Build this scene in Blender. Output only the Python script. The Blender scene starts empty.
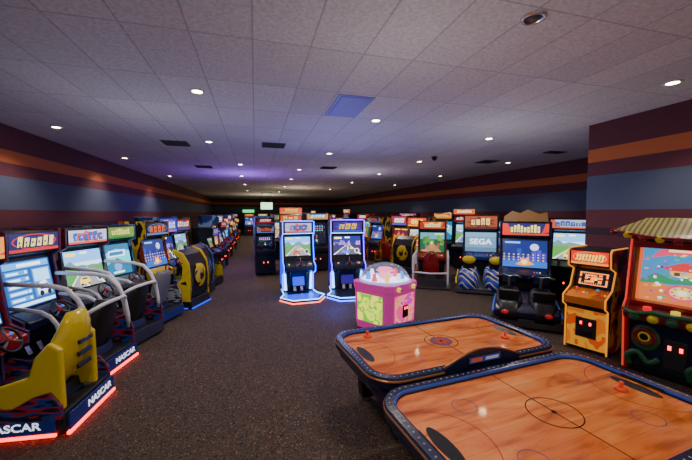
import bpy, bmesh, math, random
from mathutils import Vector, Matrix, Euler
random.seed(7)
scene=bpy.context.scene
COL=scene.collection
R=math.radians
# ------------------------------------------------------------------ materials
_M={}
def mat(name,c,rough=.5,metal=0,e=0,ec=None,coat=0,noise=0,alpha=None,trans=0):
    if name in _M: return _M[name]
    m=bpy.data.materials.new(name); m.use_nodes=True
    nt=m.node_tree; b=nt.nodes['Principled BSDF']
    b.inputs['Base Color'].default_value=(*c,1); b.inputs['Roughness'].default_value=rough
    b.inputs['Metallic'].default_value=metal
    if e:
        b.inputs['Emission Color'].default_value=(*(ec or c),1); b.inputs['Emission Strength'].default_value=e
    if coat: b.inputs['Coat Weight'].default_value=coat
    if trans: b.inputs['Transmission Weight'].default_value=trans
    if noise:
        n=nt.nodes.new('ShaderNodeTexNoise'); n.inputs['Scale'].default_value=30
        r=nt.nodes.new('ShaderNodeMapRange'); r.inputs[3].default_value=max(0,rough-noise); r.inputs[4].default_value=rough+noise
        nt.links.new(n.outputs['Fac'],r.inputs[0]); nt.links.new(r.outputs[0],b.inputs['Roughness'])
    _M[name]=m; return m
def ramp(nt,stops,interp='CONSTANT'):
    r=nt.nodes.new('ShaderNodeValToRGB'); cr=r.color_ramp; cr.interpolation=interp
    while len(cr.elements)>1: cr.elements.remove(cr.elements[-1])
    cr.elements[0].position=stops[0][0]; cr.elements[0].color=(*stops[0][1],1)
    for p,c in stops[1:]:
        e=cr.elements.new(p); e.color=(*c,1)
    return r
def art(name,pal,scale=4,e=1.5,asp=(1,1,1),seed=0,soft=False,kind='noise'):
    if name in _M: return _M[name]
    m=bpy.data.materials.new(name); m.use_nodes=True; nt=m.node_tree; b=nt.nodes['Principled BSDF']
    tc=nt.nodes.new('ShaderNodeTexCoord'); mp=nt.nodes.new('ShaderNodeMapping')
    mp.inputs['Scale'].default_value=asp; mp.inputs['Location'].default_value=(seed*1.7,seed*.9,seed*2.3)
    nt.links.new(tc.outputs['Generated'],mp.inputs[0])
    if kind=='noise':
        n=nt.nodes.new('ShaderNodeTexNoise'); n.inputs['Scale'].default_value=scale; n.inputs['Detail'].default_value=2
        out=n.outputs['Fac']; lo,hi=.33,.68
    else:
        n=nt.nodes.new('ShaderNodeTexVoronoi'); n.inputs['Scale'].default_value=scale
        s=nt.nodes.new('ShaderNodeSeparateColor'); nt.links.new(n.outputs['Color'],s.inputs[0]); out=s.outputs[0]; lo,hi=0.,1.
    nt.links.new(mp.outputs[0],n.inputs['Vector'])
    k=len(pal); st=[(0,pal[0])]+[(lo+(hi-lo)*i/k,pal[i]) for i in range(1,k)]
    r=ramp(nt,st,'EASE' if soft else 'CONSTANT'); nt.links.new(out,r.inputs[0])
    nt.links.new(r.outputs[0],b.inputs['Base Color']); nt.links.new(r.outputs[0],b.inputs['Emission Color'])
    b.inputs['Emission Strength'].default_value=e; b.inputs['Roughness'].default_value=.35
    _M[name]=m; return m
def E(c,e=1.0):
    n='lit_%d_%d_%d_%d'%(c[0]*100,c[1]*100,c[2]*100,e*10)
    return mat(n,tuple(x*.5 for x in c),.3,e=e,ec=c)
BLK=mat('black_plastic',(.01,.01,.012),.35,noise=.1)
DRK=mat('dark_grey_laminate',(.022,.022,.027),.4)
GRY=mat('grey_plastic',(.2,.2,.22),.45)
CHR=mat('chrome',(.85,.85,.88),.2,1)
RED=mat('red_lacquer',(.33,.008,.008),.25,coat=.3)
DRD=mat('dark_red_lacquer',(.2,.006,.008),.3,coat=.3)
YEL=mat('yellow_lacquer',(.9,.68,.01),.22,coat=.5)
ORG=mat('orange_lacquer',(.85,.24,.015),.35,coat=.3)
BLU=mat('blue_lacquer',(.01,.04,.35),.3,coat=.3)
NVY=mat('navy_vinyl',(.008,.012,.05),.3)
GRN=mat('green_lacquer',(.04,.28,.08),.35)
DGN=mat('dark_green_lacquer',(.015,.13,.05),.35)
WHT=mat('white_enamel',(.85,.85,.88),.3)
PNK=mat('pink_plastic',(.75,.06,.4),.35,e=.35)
PUR=mat('purple_laminate',(.06,.015,.14),.4)
TEA=mat('teal_laminate',(.01,.08,.12),.4)
SEATV=mat('black_vinyl_seat',(.018,.018,.02),.4)
LEDB=mat('blue_led',(.02,.08,1),.3,e=8,ec=(.008,.06,1))
LEDBS=mat('soft_blue_light_panel',(.01,.03,.6),.3,e=1.3,ec=(.01,.06,1))
LEDPS=mat('dark_violet_panel',(.02,.01,.1),.3,e=.25,ec=(.08,.02,1))
LEDR=mat('red_led',(1,.03,.02),.3,e=7,ec=(1,.02,.01))
LEDO=mat('pink_orange_led',(1,.2,.1),.3,e=4,ec=(1,.14,.08))
LEDC=mat('pale_blue_led',(.2,.45,1),.3,e=6,ec=(.15,.4,1))
LEDP=mat('purple_led',(.25,.05,1),.3,e=6,ec=(.1,.04,1))
COPP=mat('copper_trim',(.5,.2,.07),.3,.5)
BTR=mat('red_button',(.9,.03,.03),.3,e=.8); BTB=mat('blue_button',(.03,.2,.9),.3,e=.8); BTY=mat('yellow_button',(.9,.7,.05),.3,e=.8)
LEDW_T=mat('white_lettering',(.8,.82,.95),.4,e=1.2)
SA_B=art('side_art_blue_flames',[(.008,.01,.03),(.015,.04,.22),(.2,.3,.5),(.01,.015,.05)],2.6,.12,(1,1,1.3),61)
SA_R=art('side_art_red_flames',[(.01,.008,.01),(.2,.01,.01),(.4,.15,.02),(.02,.01,.01)],2.6,.1,(1,1,1.3),62)
SA_Y=art('side_art_yellow_black',[(.01,.01,.01),(.6,.4,.02),(.015,.01,.01),(.4,.05,.02)],2.4,.08,(1,1,1.3),63)
SA_W=art('side_art_white_grey',[(.015,.015,.02),(.3,.32,.36),(.02,.025,.06),(.15,.02,.02)],3,.06,(1,1,1.3),64)
SA_RB=art('side_art_red_blue',[(.01,.01,.04),(.3,.01,.012),(.015,.04,.22),(.01,.01,.02),(.3,.015,.01)],2.2,.1,(1,1,1.3),66)
SH_Y=art('yellow_shell_black_markings',[(.01,.01,.01),(.75,.52,.01),(.8,.58,.01),(.75,.52,.01),(.012,.012,.012)],1.8,.03,(1,1,1),67)
# ------------------------------------------------------------------ mesh builder
class MB:
    def __init__(s): s.bm=bmesh.new(); s.mats=[]
    def mi(s,m):
        if m not in s.mats: s.mats.append(m)
        return s.mats.index(m)
    def add(s,t,m,M=None,smooth=False,recalc=True):
        if M is not None: bmesh.ops.transform(t,matrix=M,verts=t.verts)
        if recalc: bmesh.ops.recalc_face_normals(t,faces=t.faces)
        k=s.mi(m)
        for f in t.faces: f.material_index=k; f.smooth=smooth
        me=bpy.data.meshes.new('t'); t.to_mesh(me); t.free(); s.bm.from_mesh(me); bpy.data.meshes.remove(me); return s
    def box(s,c,d,m,rot=(0,0,0),bev=0,seg=2):
        t=bmesh.new(); bmesh.ops.create_cube(t,size=1)
        bmesh.ops.scale(t,vec=d,verts=t.verts)
        if bev: bmesh.ops.bevel(t,geom=t.edges[:],offset=bev,segments=seg,profile=.5,affect='EDGES')
        return s.add(t,m,Matrix.Translation(c)@Euler(tuple(R(a) for a in rot)).to_matrix().to_4x4())
    def prism(s,pts,a0,a1,m,axis='X',bev=0,seg=2,M=None,smooth=False):
        t=bmesh.new()
        f={'X':lambda p,a:(a,p[0],p[1]),'Y':lambda p,a:(p[0],a,p[1]),'Z':lambda p,a:(p[0],p[1],a)}[axis]
        v0=[t.verts.new(f(p,a0)) for p in pts]; v1=[t.verts.new(f(p,a1)) for p in pts]
        n=len(pts); t.faces.new(v0); t.faces.new(v1[::-1])
        for i in range(n): t.faces.new((v0[i],v0[(i+1)%n],v1[(i+1)%n],v1[i]))
        bmesh.ops.recalc_face_normals(t,faces=t.faces)
        if bev: bmesh.ops.bevel(t,geom=t.edges[:],offset=bev,segments=seg,profile=.5,affect='EDGES')
        return s.add(t,m,M,smooth)
    def loft(s,rings,m,cap=True,smooth=False,closed=True):
        t=bmesh.new(); L=[[t.verts.new(p) for p in r] for r in rings]; n=len(rings[0])
        for a,b in zip(L[:-1],L[1:]):
            for i in range(n if closed else n-1):
                t.faces.new((a[i],a[(i+1)%n],b[(i+1)%n],b[i]))
        if cap and closed: t.faces.new(L[0]); t.faces.new(L[-1][::-1])
        return s.add(t,m,None,smooth)
    def tube(s,pts,r,m,sub=0,closed=False,seg=10):
        P=[Vector(p) for p in pts]
        if sub:
            Q=[];n=len(P)
            for i in range(n if closed else n-1):
                p0=P[i-1] if (i>0 or closed) else P[0]; p1=P[i]; p2=P[(i+1)%n]; p3=P[(i+2)%n] if (i+2<n or closed) else P[-1]
                for k in range(sub):
                    u=k/sub
                    Q.append(.5*((2*p1)+(p2-p0)*u+(2*p0-5*p1+4*p2-p3)*u*u+(3*p1-p0-3*p2+p3)*u**3))
            if not closed: Q.append(P[-1])
            P=Q
        n=len(P); rings=[]; up=None
        for i in range(n):
            d=(P[(i+1)%n]-P[i-1]) if (closed or 0<i<n-1) else (P[1]-P[0] if i==0 else P[-1]-P[-2])
            d.normalize()
            if up is None: up=d.orthogonal().normalized()
            up=(up-d*up.dot(d)).normalized(); sd=d.cross(up)
            rings.append([P[i]+r*(math.cos(2*math.pi*k/seg)*up+math.sin(2*math.pi*k/seg)*sd) for k in range(seg)])
        if closed: rings.append(rings[0])
        return s.loft(rings,m,cap=not closed,smooth=True)
    def cyl(s,p0,p1,r0,m,r1=None,seg=20):
        p0=Vector(p0);p1=Vector(p1);r1=r0 if r1 is None else r1
        d=(p1-p0); M=Matrix.Translation((p0+p1)/2)@d.to_track_quat('Z','Y').to_matrix().to_4x4()
        t=bmesh.new(); bmesh.ops.create_cone(t,cap_ends=True,segments=seg,radius1=r0,radius2=r1,depth=d.length)
        return s.add(t,m,M,False)
    def ell(s,c,rad,m,rot=(0,0,0),u=24,v=14):
        t=bmesh.new(); bmesh.ops.create_uvsphere(t,u_segments=u,v_segments=v,radius=1)
        bmesh.ops.scale(t,vec=rad,verts=t.verts)
        return s.add(t,m,Matrix.Translation(c)@Euler(tuple(R(a) for a in rot)).to_matrix().to_4x4(),True)
    def torus(s,c,Rr,r,m,rot=(0,0,0),seg=28,q=8):
        M=Matrix.Translation(c)@Euler(tuple(R(a) for a in rot)).to_matrix().to_4x4()
        return s.tube([M@Vector((Rr*math.cos(2*math.pi*i/seg),Rr*math.sin(2*math.pi*i/seg),0)) for i in range(seg)],r,m,closed=True,seg=q)
    def lathe(s,prof,c,m,seg=32,smooth=True):
        rings=[[(c[0]+r*math.cos(2*math.pi*k/seg),c[1]+r*math.sin(2*math.pi*k/seg),c[2]+z) for k in range(seg)] for r,z in prof]
        return s.loft(rings,m,True,smooth)
    def poly(s,p,m):
        t=bmesh.new(); t.faces.new([t.verts.new(q) for q in p]); return s.add(t,m,recalc=False)
    def surf(s,fn,nu,nv,m):
        F=[];B=[]
        for j in range(nv+1):
            F.append([fn(i/nu,j/nv)[0] for i in range(nu+1)]); B.append([fn(i/nu,j/nv)[1] for i in range(nu+1)])
        return s.loft([f+b[::-1] for f,b in zip(F,B)],m,True,True)
    def out(s,name,parent=None,label=None,kind=None):
        me=bpy.data.meshes.new(name); s.bm.to_mesh(me); s.bm.free()
        for m in s.mats: me.materials.append(m)
        o=bpy.data.objects.new(name,me); COL.objects.link(o)
        if parent is not None: o.parent=parent
        if label: o['label']=label
        if kind: o['kind']=kind
        return o
# ---- flat lit graphics drawn as coloured polygons on a sloping face
class Pic:
    def __init__(s,b,o,ex,ey,n=None):
        s.b=b; s.o=Vector(o); s.ex=Vector(ex); s.ey=Vector(ey); s.n=s.ex.cross(s.ey).normalized(); s.l=0
    def p(s,uv,c,e=1.0):
        s.l+=1; q=[s.o+s.ex*u+s.ey*v+s.n*(.0009*s.l) for u,v in uv]
        s.b.poly(q,E(c,e)); return s
    def r(s,u0,v0,u1,v1,c,e=1.0,k=0): return s.p([(u0,v0),(u1,v0),(u1+k,v1),(u0+k,v1)],c,e)
    def c(s,u,v,ru,rv,c,e=1.0,n=14): return s.p([(u+ru*math.cos(2*math.pi*i/n),v+rv*math.sin(2*math.pi*i/n)) for i in range(n)],c,e)
def draw_screen(b,o,ex,ey,kind,seed=0,e=1.8):
    g=random.Random(seed*13+5); P=Pic(b,o,ex,ey)
    if kind=='menu':
        P.r(0,0,1,1,(.01,.06,.22),e); P.r(.03,.84,.97,.97,(.05,.3,.7),e); P.r(.3,.87,.8,.94,(.8,.9,1),e)
        for i in range(5):
            v=.7-.14*i; P.r(.05,v,.5,v+.1,(.03,.22,.6),e); P.r(.08,v+.025,.3+g.random()*.15,v+.07,(.6,.85,1),e); P.c(.45,v+.05,.025,.03,(.9,.9,.5),e)
        P.r(.55,.16,.95,.8,(.04,.16,.45),e); P.r(.58,.5,.92,.77,(.3,.6,.95),e); P.p([(.6,.2),(.92,.2),(.88,.38),(.8,.5),(.68,.48),(.6,.34)],(.6,.75,.9),e); P.r(.66,.3,.86,.42,(.02,.05,.15),e); P.c(.68,.22,.05,.06,(.01,.01,.02),e); P.c(.85,.22,.05,.06,(.01,.01,.02),e); P.r(.05,.03,.95,.1,(.5,.75,.95),e)
    elif kind in('race','night','desert'):
        sky,hz,mt,gr,rd={'race':((.15,.4,.8),(.55,.72,.9),(.1,.2,.22),(.07,.24,.05),(.22,.22,.24)),'night':((.01,.015,.12),(.1,.06,.25),(.02,.02,.08),(.02,.02,.05),(.06,.06,.09)),'desert':((.3,.45,.7),(.85,.6,.35),(.4,.15,.06),(.5,.28,.1),(.2,.16,.14))}[kind]
        cv=g.uniform(-.15,.15)
        P.r(0,0,1,1,sky,e); P.r(0,.52,1,.68,hz,e)
        P.p([(0,.5)]+[(i/7,.56+.2*g.random()) for i in range(8)]+[(1,.5)],mt,e)
        if kind=='night':
            for i in range(14):
                u=g.random()*.95; P.r(u,.52,u+.04,.58+.2*g.random(),(.05+.3*g.random(),.1,.3+.4*g.random()),e)
        P.r(0,0,1,.52,gr,e); P.p([(.0,0),(1,0),(.58+cv,.52),(.46+cv,.52)],rd,e)
        P.p([(0,0),(.05,0),(.47+cv,.52),(.46+cv,.52)],(.8,.8,.8),e); P.p([(.95,0),(1,0),(.58+cv,.52),(.57+cv,.52)],(.8,.8,.8),e)
        P.p([(.47,0),(.54,0),(.53+cv,.5),(.52+cv,.5)],(.8,.75,.4),e)
        cc=g.choice([(.8,.05,.02),(.05,.1,.7),(.9,.6,.03)]); P.p([(.3,.08),(.58,.08),(.58,.18),(.52,.27),(.36,.27),(.3,.18)],cc,e); P.r(.37,.2,.51,.25,(.03,.04,.08),e); P.r(.32,.05,.38,.1,(.01,.01,.01),e); P.r(.5,.05,.56,.1,(.01,.01,.01),e)
        P.r(.6+cv,.3,.7+cv,.38,(.9,.65,.05),e); P.r(.42+cv,.42,.47+cv,.46,(.1,.2,.8),e)
        P.r(.04,.86,.3,.95,(.9,.75,.1),e); P.c(.85,.2,.09,.13,(.7,.72,.75),e); P.c(.85,.2,.07,.1,(.02,.02,.03),e); P.p([(.84,.18),(.86,.18),(.9,.27)],(.9,.1,.05),e); P.r(.42,.9,.6,.96,(.9,.9,.9),e)
    elif kind=='city':
        P.r(0,0,1,1,(.01,.02,.14),e); P.c(.72,.75,.1,.13,(.45,.5,.75),e)
        for i in range(9):
            u=i*.11; h=.35+g.random()*.4; P.r(u,.2,u+.1,h,(.01+.04*g.random(),.04,.22+.2*g.random()),e)
            for k in range(3): P.r(u+.02,.25+k*.1,u+.05,.29+k*.1,(.7,.5,.15),e)
        P.r(0,0,1,.22,(.02,.1,.4),e); P.p([(.3,.1),(.42,.22),(.4,.36),(.5,.3),(.6,.4),(.6,.25),(.72,.12),(.5,.06)],(.85,.25,.03),e); P.c(.5,.2,.07,.08,(.9,.75,.2),e); P.r(.05,.88,.4,.94,(.1,.5,.8),e)
    elif kind=='jungle':
        P.r(0,0,1,1,(.01,.07,.03),e); P.r(0,.66,1,1,(.08,.25,.3),e)
        for i in range(12): P.c(.05+.9*g.random(),.4+g.random()*.45,.08,.1,(.02+.1*g.random(),.1+.22*g.random(),.03),e)
        P.p([(.1,0),(.9,0),(.6,.4),(.4,.4)],(.25,.14,.05),e); P.c(.48,.35,.09,.16,(.45,.14,.04),e); P.c(.48,.46,.05,.07,(.8,.5,.3),e); P.c(.25,.3,.05,.12,(.1,.1,.12),e); P.c(.75,.32,.05,.13,(.3,.05,.03),e); P.r(.05,.05,.3,.1,(.9,.1,.05),e); P.r(.6,.9,.95,.95,(.9,.8,.1),e)
    elif kind=='space':
        P.r(0,0,1,1,(.004,.005,.02),e)
        for i in range(26): u=g.random()*.96; v=g.random()*.96; P.r(u,v,u+.015,v+.015,(.7,.8,.9),e)
        for j in range(3):
            for i in range(6): P.r(.12+.13*i,.6+.1*j,.19+.13*i,.66+.1*j,[(.1,.8,.3),(.8,.1,.5),(.1,.5,.9)][j],e)
        P.p([(.44,.1),(.56,.1),(.5,.22)],(.3,.8,.9),e); P.r(.49,.24,.51,.4,(.9,.3,.1),e)
    elif kind=='puzzle':
        P.r(0,0,1,1,(.05,.02,.15),e); P.r(.1,.05,.6,.95,(.01,.01,.03),e)
        for j in range(8):
            for i in range(5):
                if g.random()<.75-.07*j: P.r(.11+.1*i,.06+.1*j,.19+.1*i,.14+.1*j,g.choice([(.8,.1,.1),(.1,.6,.2),(.9,.6,.05),(.1,.3,.9),(.6,.1,.7)]),e)
        P.r(.66,.6,.94,.9,(.1,.15,.4),e); P.r(.66,.4,.94,.5,(.8,.7,.2),e)
    elif kind=='fire':
        P.r(0,0,1,1,(.12,.01,.02),e); P.p([(0,0),(1,0),(1,.5),(.8,.4),(.7,.7),(.5,.5),(.35,.8),(.2,.45),(0,.6)],(.6,.12,.01),e)
        P.p([(.1,0),(.9,0),(.8,.3),(.6,.4),(.5,.3),(.3,.45)],(.9,.5,.05),e)
        P.c(.35,.35,.08,.2,(.05,.03,.1),e); P.c(.68,.35,.09,.2,(.08,.1,.4),e); P.r(.05,.88,.45,.94,(.9,.7,.1),e); P.r(.55,.88,.95,.94,(.9,.7,.1),e)
    elif kind=='cyan':
        P.r(0,0,1,1,(.01,.12,.25),e); P.p([(0,.3),(.5,.55),(1,.25),(1,.75),(.5,.85),(0,.7)],(.05,.5,.65),e); P.r(.2,.6,.8,.8,(.7,.9,.95),e,.04); P.r(.24,.64,.74,.76,(.02,.12,.3),e,.03)
        P.c(.5,.28,.14,.16,(.1,.25,.6),e); P.r(.3,.06,.7,.12,(.8,.8,.3),e)
    elif kind=='logo':
        P.r(0,0,1,1,(.1,.22,.36),e); P.r(0,.0,1,.22,(.06,.14,.26),e); P.r(0,.78,1,1,(.14,.3,.45),e)
    elif kind=='maze':
        P.r(0,0,1,1,(.003,.003,.006),e); o=(.95,.2,.015)
        for q in ((.06,.06,.94,.12),(.06,.88,.94,.94),(.06,.06,.12,.45),(.06,.6,.12,.94),(.88,.06,.94,.5),(.88,.62,.94,.94),(.24,.24,.54,.36),(.42,.36,.54,.64),(.54,.5,.78,.64),(.24,.68,.6,.78),(.24,.45,.33,.68),(.66,.24,.77,.42),(.66,.7,.77,.8)): P.r(*q,o,e)
        for i in range(9): P.r(.18+.07*i,.17,.2+.07*i,.195,(.9,.8,.5),e); P.r(.18+.07*i,.82,.2+.07*i,.84,(.9,.8,.5),e)
        P.c(.6,.44,.045,.035,(.95,.8,.1),e); P.c(.37,.55,.035,.03,(.1,.7,.8),e)
    elif kind=='beach':
        P.r(0,0,1,1,(.03,.22,.5),e); P.p([(0,0),(1,0),(1,.3),(.7,.38),(.4,.3),(0,.36)],(.6,.16,.04),e)
        P.p([(0,.34),(.2,.5),(.4,.4),(.62,.54),(.8,.42),(1,.5),(1,.3),(.6,.36),(0,.3)],(.02,.22,.1),e)
        P.p([(.12,.76),(.2,.9),(.5,.98),(.8,.9),(.88,.76),(.7,.82),(.5,.84),(.3,.82)],(.75,.04,.12),e); P.r(.3,.88,.7,.92,(.95,.8,.3),e)
        P.p([(.25,.6),(.5,.73),(.75,.6),(.68,.56),(.32,.56)],(.6,.03,.03),e); P.r(.34,.47,.66,.56,(.8,.45,.1),e); P.r(.38,.48,.44,.54,(.1,.03,.03),e); P.r(.56,.48,.62,.54,(.1,.03,.03),e)
        for i in range(95):
            P.c(.08+g.random()*.84,.04+g.random()*.8,.01+.022*g.random(),.008+.018*g.random(),g.choice([(.85,.04,.04),(.9,.45,.03),(.75,.05,.25),(.04,.35,.12),(.9,.8,.4),(.08,.12,.6),(.3,.03,.35),(.02,.5,.6),(.9,.9,.9),(.05,.05,.08)]),e,7)
        P.r(.0,0,.05,1,(.75,.1,.02),e); P.r(.95,0,1,1,(.75,.1,.02),e); P.c(.5,.2,.17,.13,(.75,.05,.12),e); P.c(.5,.2,.13,.1,(.9,.6,.12),e)
        for k in range(8): P.c(.5+.1*math.cos(k*.785),.2+.075*math.sin(k*.785),.02,.016,(.1,.15,.7) if k%2 else (.8,.05,.1),e,8)
        P.c(.5,.2,.05,.04,(.95,.9,.7),e)
MQ={'yr':((.6,.04,.01),(.95,.7,.1),(.9,.3,.02)),'wb':((.5,.6,.75),(.05,.1,.5),(.8,.1,.05)),'gy':((.2,.3,.04),(.9,.85,.2),(.02,.2,.04)),'or':((.55,.12,.01),(.95,.8,.3),(.3,.02,.01)),
    'bl':((.02,.03,.4),(.6,.7,.95),(.3,.05,.6)),'rd':((.3,.01,.01),(.9,.8,.6),(.05,.05,.3)),'pk':((.4,.02,.22),(.95,.8,.3),(.2,.03,.4)),'dk':((.01,.015,.04),(.7,.12,.03),(.1,.2,.5)),'cy':((.02,.12,.25),(.9,.9,.9),(.7,.3,.02)),
    'bk':((.005,.005,.01),(.85,.85,.9),(.4,.02,.02)),'pu':((.06,.01,.2),(.9,.5,.05),(.02,.1,.5)),'tt':((.3,.06,.02),(.95,.6,.15),(.1,.02,.02)),'cl':((.6,.02,.01),(1,.6,.08),(.9,.2,.02)),'ny':((.02,.02,.1),(.95,.75,.2),(.6,.03,.02))}
def marquee(parent,x0,x1,z0,z1,y,k,seed=0,e=1.6,name='marquee'):
    bg,fg,ac=MQ[k]; g=random.Random(seed*7+len(k)+ord(k[0])); b=MB()
    b.box(((x0+x1)/2,y+.03,(z0+z1)/2),(x1-x0,.06,z1-z0),BLK,bev=.006)
    P=Pic(b,(x0+.015,y-.001,z0+.012),(x1-x0-.03,0,0),(0,0,z1-z0-.024)); e*=.75+.5*g.random()
    P.r(0,0,1,1,bg,e); P.r(0,0,1,.16,ac,e); q=g.random()
    if q<.35: P.p([(0,.16),(.25,.16),(.1,1),(0,1)],ac,e); P.p([(.85,.16),(1,.3),(1,1),(.93,1)],ac,e)
    elif q<.65: P.c(.5,.55,.46,.42,ac,e); P.c(.5,.55,.43,.37,bg,e)
    else: P.p([(.5+(.5 if i%2 else .3)*math.cos(i*math.pi/9)*.95,.52+(.46 if i%2 else .3)*math.sin(i*math.pi/9)) for i in range(18)],ac,e)
    n=g.choice([3,4,5,6,8,9]); u0=g.uniform(.1,.22); u=u0; W=1-2*u0; kk=g.choice([0,.03,-.02,.05]); lo=g.uniform(.22,.34); am=g.uniform(0,.14)
    for i in range(n):
        w=W/n; h=.72+am*math.sin(i*1.3+seed); P.r(u,lo-.05,u+w*.85,h,(.01,.01,.02),e,kk); P.r(u+.008,lo,u+w*.8,h+.06,fg,e,kk)
        if g.random()<.75: P.r(u+w*.28,lo+.16,u+w*.55,lo+.3,bg,e,.01)
        if g.random()<.4: P.r(u+w*.35,lo,u+w*.6,lo+.1,bg,e,0)
        u+=w
    return b.out(name,parent)
def thing(name,loc,rz,label,cat,group=None):
    e=bpy.data.objects.new(name,None); COL.objects.link(e); e.empty_display_size=.2
    e.location=loc; e.rotation_euler=(0,0,R(rz)); e['label']=label; e['category']=cat
    if group: e['group']=group
    return e
def text(parent,name,s,size,loc,rot,m,ext=.003,sx=1):
    cu=bpy.data.curves.new(name,'FONT'); cu.body=s; cu.size=size; cu.extrude=ext; cu.align_x='CENTER'; cu.align_y='CENTER'; cu.offset=size*.012
    o=bpy.data.objects.new(name,cu); COL.objects.link(o)
    bpy.context.view_layer.update()
    me=bpy.data.meshes.new_from_object(o.evaluated_get(bpy.context.evaluated_depsgraph_get()))
    bpy.data.objects.remove(o)
    me.materials.clear(); me.materials.append(m)
    o=bpy.data.objects.new(name,me); COL.objects.link(o); o.parent=parent
    o.location=loc; o.rotation_euler=tuple(R(a) for a in rot); o.scale=(sx,1,1)
    return o
# ------------------------------------------------------------------ room
CZ=4.2; XL=-4.9; XN=6.7; XF=10.5; YE=44; YB=-3; YC=5.35
def stripes():
    m=bpy.data.materials.new('striped_wall_fabric'); m.use_nodes=True; nt=m.node_tree; b=nt.nodes['Principled BSDF']
    tc=nt.nodes.new('ShaderNodeTexCoord'); sp=nt.nodes.new('ShaderNodeSeparateXYZ'); nt.links.new(tc.outputs['Object'],sp.inputs[0])
    dv=nt.nodes.new('ShaderNodeMath'); dv.operation='DIVIDE'; dv.inputs[1].default_value=CZ; nt.links.new(sp.outputs[2],dv.inputs[0])
    mar=(.11,.026,.04); ora=(.5,.14,.04); blu=(.08,.11,.18)
    r=ramp(nt,[(0,(.02,.015,.02)),(.9/CZ,(.05,.05,.09)),(1.45/CZ,mar),(1.95/CZ,(.04,.02,.03)),(2.1/CZ,(.12,.028,.04)),(2.45/CZ,blu),(3.15/CZ,mar),(3.42/CZ,ora),(3.68/CZ,mar)])
    nt.links.new(dv.outputs[0],r.inputs[0])
    n=nt.nodes.new('ShaderNodeTexNoise'); n.inputs['Scale'].default_value=60; nt.links.new(tc.outputs['Object'],n.inputs['Vector'])
    mr=nt.nodes.new('ShaderNodeMapRange'); mr.inputs[3].default_value=.8; mr.inputs[4].default_value=1.2; nt.links.new(n.outputs['Fac'],mr.inputs[0])
    mx=nt.nodes.new('ShaderNodeMix'); mx.data_type='RGBA'; mx.blend_type='MULTIPLY'; mx.inputs[0].default_value=1
    nt.links.new(r.outputs[0],mx.inputs[6]); nt.links.new(mr.outputs[0],mx.inputs[7])
    nt.links.new(mx.outputs[2],b.inputs['Base Color']); b.inputs['Roughness'].default_value=.85
    return m
def carpet():
    m=bpy.data.materials.new('patterned_carpet'); m.use_nodes=True; nt=m.node_tree; b=nt.nodes['Principled BSDF']
    tc=nt.nodes.new('ShaderNodeTexCoord')
    n=nt.nodes.new('ShaderNodeTexNoise'); n.inputs['Scale'].default_value=11; n.inputs['Detail'].default_value=1; n.inputs['Distortion'].default_value=3.5
    nt.links.new(tc.outputs['Object'],n.inputs['Vector'])
    v=nt.nodes.new('ShaderNodeTexVoronoi'); v.inputs['Scale'].default_value=15; nt.links.new(tc.outputs['Object'],v.inputs['Vector'])
    r=ramp(nt,[(0,(.018,.012,.009)),(.42,(.028,.018,.013)),(.455,(.27,.165,.10)),(.485,(.02,.013,.010)),(.56,(.028,.02,.018)),(.585,(.2,.14,.105)),(.615,(.014,.010,.008))],'LINEAR')
    nt.links.new(n.outputs['Fac'],r.inputs[0])
    r2=ramp(nt,[(0,(.36,.24,.155)),(.15,(.26,.17,.11)),(.19,(0,0,0))],'LINEAR'); nt.links.new(v.outputs['Distance'],r2.inputs[0])
    mx=nt.nodes.new('ShaderNodeMix'); mx.data_type='RGBA'; mx.blend_type='ADD'; mx.inputs[0].default_value=.5
    nt.links.new(r.outputs[0],mx.inputs[6]); nt.links.new(r2.outputs[0],mx.inputs[7])
    nt.links.new(mx.outputs[2],b.inputs['Base Color']); b.inputs['Roughness'].default_value=.85
    return m
def tiles():
    m=bpy.data.materials.new('suspended_ceiling_tile'); m.use_nodes=True; nt=m.node_tree; b=nt.nodes['Principled BSDF']
    tc=nt.nodes.new('ShaderNodeTexCoord')
    k=nt.nodes.new('ShaderNodeTexBrick'); k.offset=0; k.inputs['Scale'].default_value=1
    k.inputs['Brick Width'].default_value=.61; k.inputs['Row Height'].default_value=1.22; k.inputs['Mortar Size'].default_value=.01
    k.inputs['Color1'].default_value=(.72,.72,.735,1); k.inputs['Color2'].default_value=(.82,.815,.83,1); k.inputs['Mortar'].default_value=(.54,.535,.56,1)
    nt.links.new(tc.outputs['Object'],k.inputs['Vector'])
    n=nt.nodes.new('ShaderNodeTexNoise'); n.inputs['Scale'].default_value=26; n.inputs['Detail'].default_value=5; nt.links.new(tc.outputs['Object'],n.inputs['Vector'])
    mr=nt.nodes.new('ShaderNodeMapRange'); mr.inputs[1].default_value=.3; mr.inputs[2].default_value=.7; mr.inputs[3].default_value=.82; mr.inputs[4].default_value=1.1; nt.links.new(n.outputs['Fac'],mr.inputs[0])
    mx=nt.nodes.new('ShaderNodeMix'); mx.data_type='RGBA'; mx.blend_type='MULTIPLY'; mx.inputs[0].default_value=1
    nt.links.new(k.outputs['Color'],mx.inputs[6]); nt.links.new(mr.outputs[0],mx.inputs[7])
    nt.links.new(mx.outputs[2],b.inputs['Base Color']); b.inputs['Roughness'].default_value=.9
    return m
WALL=stripes()
def struct(name,x0,x1,y0,y1,z0,z1,m):
    return MB().box(((x0+x1)/2,(y0+y1)/2,(z0+z1)/2),(x1-x0,y1-y0,z1-z0),m).out(name,kind='structure')
struct('floor',XL-.2,XF+.2,YB,YE+.2,-.2,0,carpet())
struct('ceiling',XL-.2,XF+.2,YB,YE+.2,CZ,CZ+.2,tiles())
struct('wall_left',XL-.2,XL,YB,YE,0,CZ,WALL)
struct('wall_right_far',XF,XF+.2,YC,YE,0,CZ,WALL)
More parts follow.
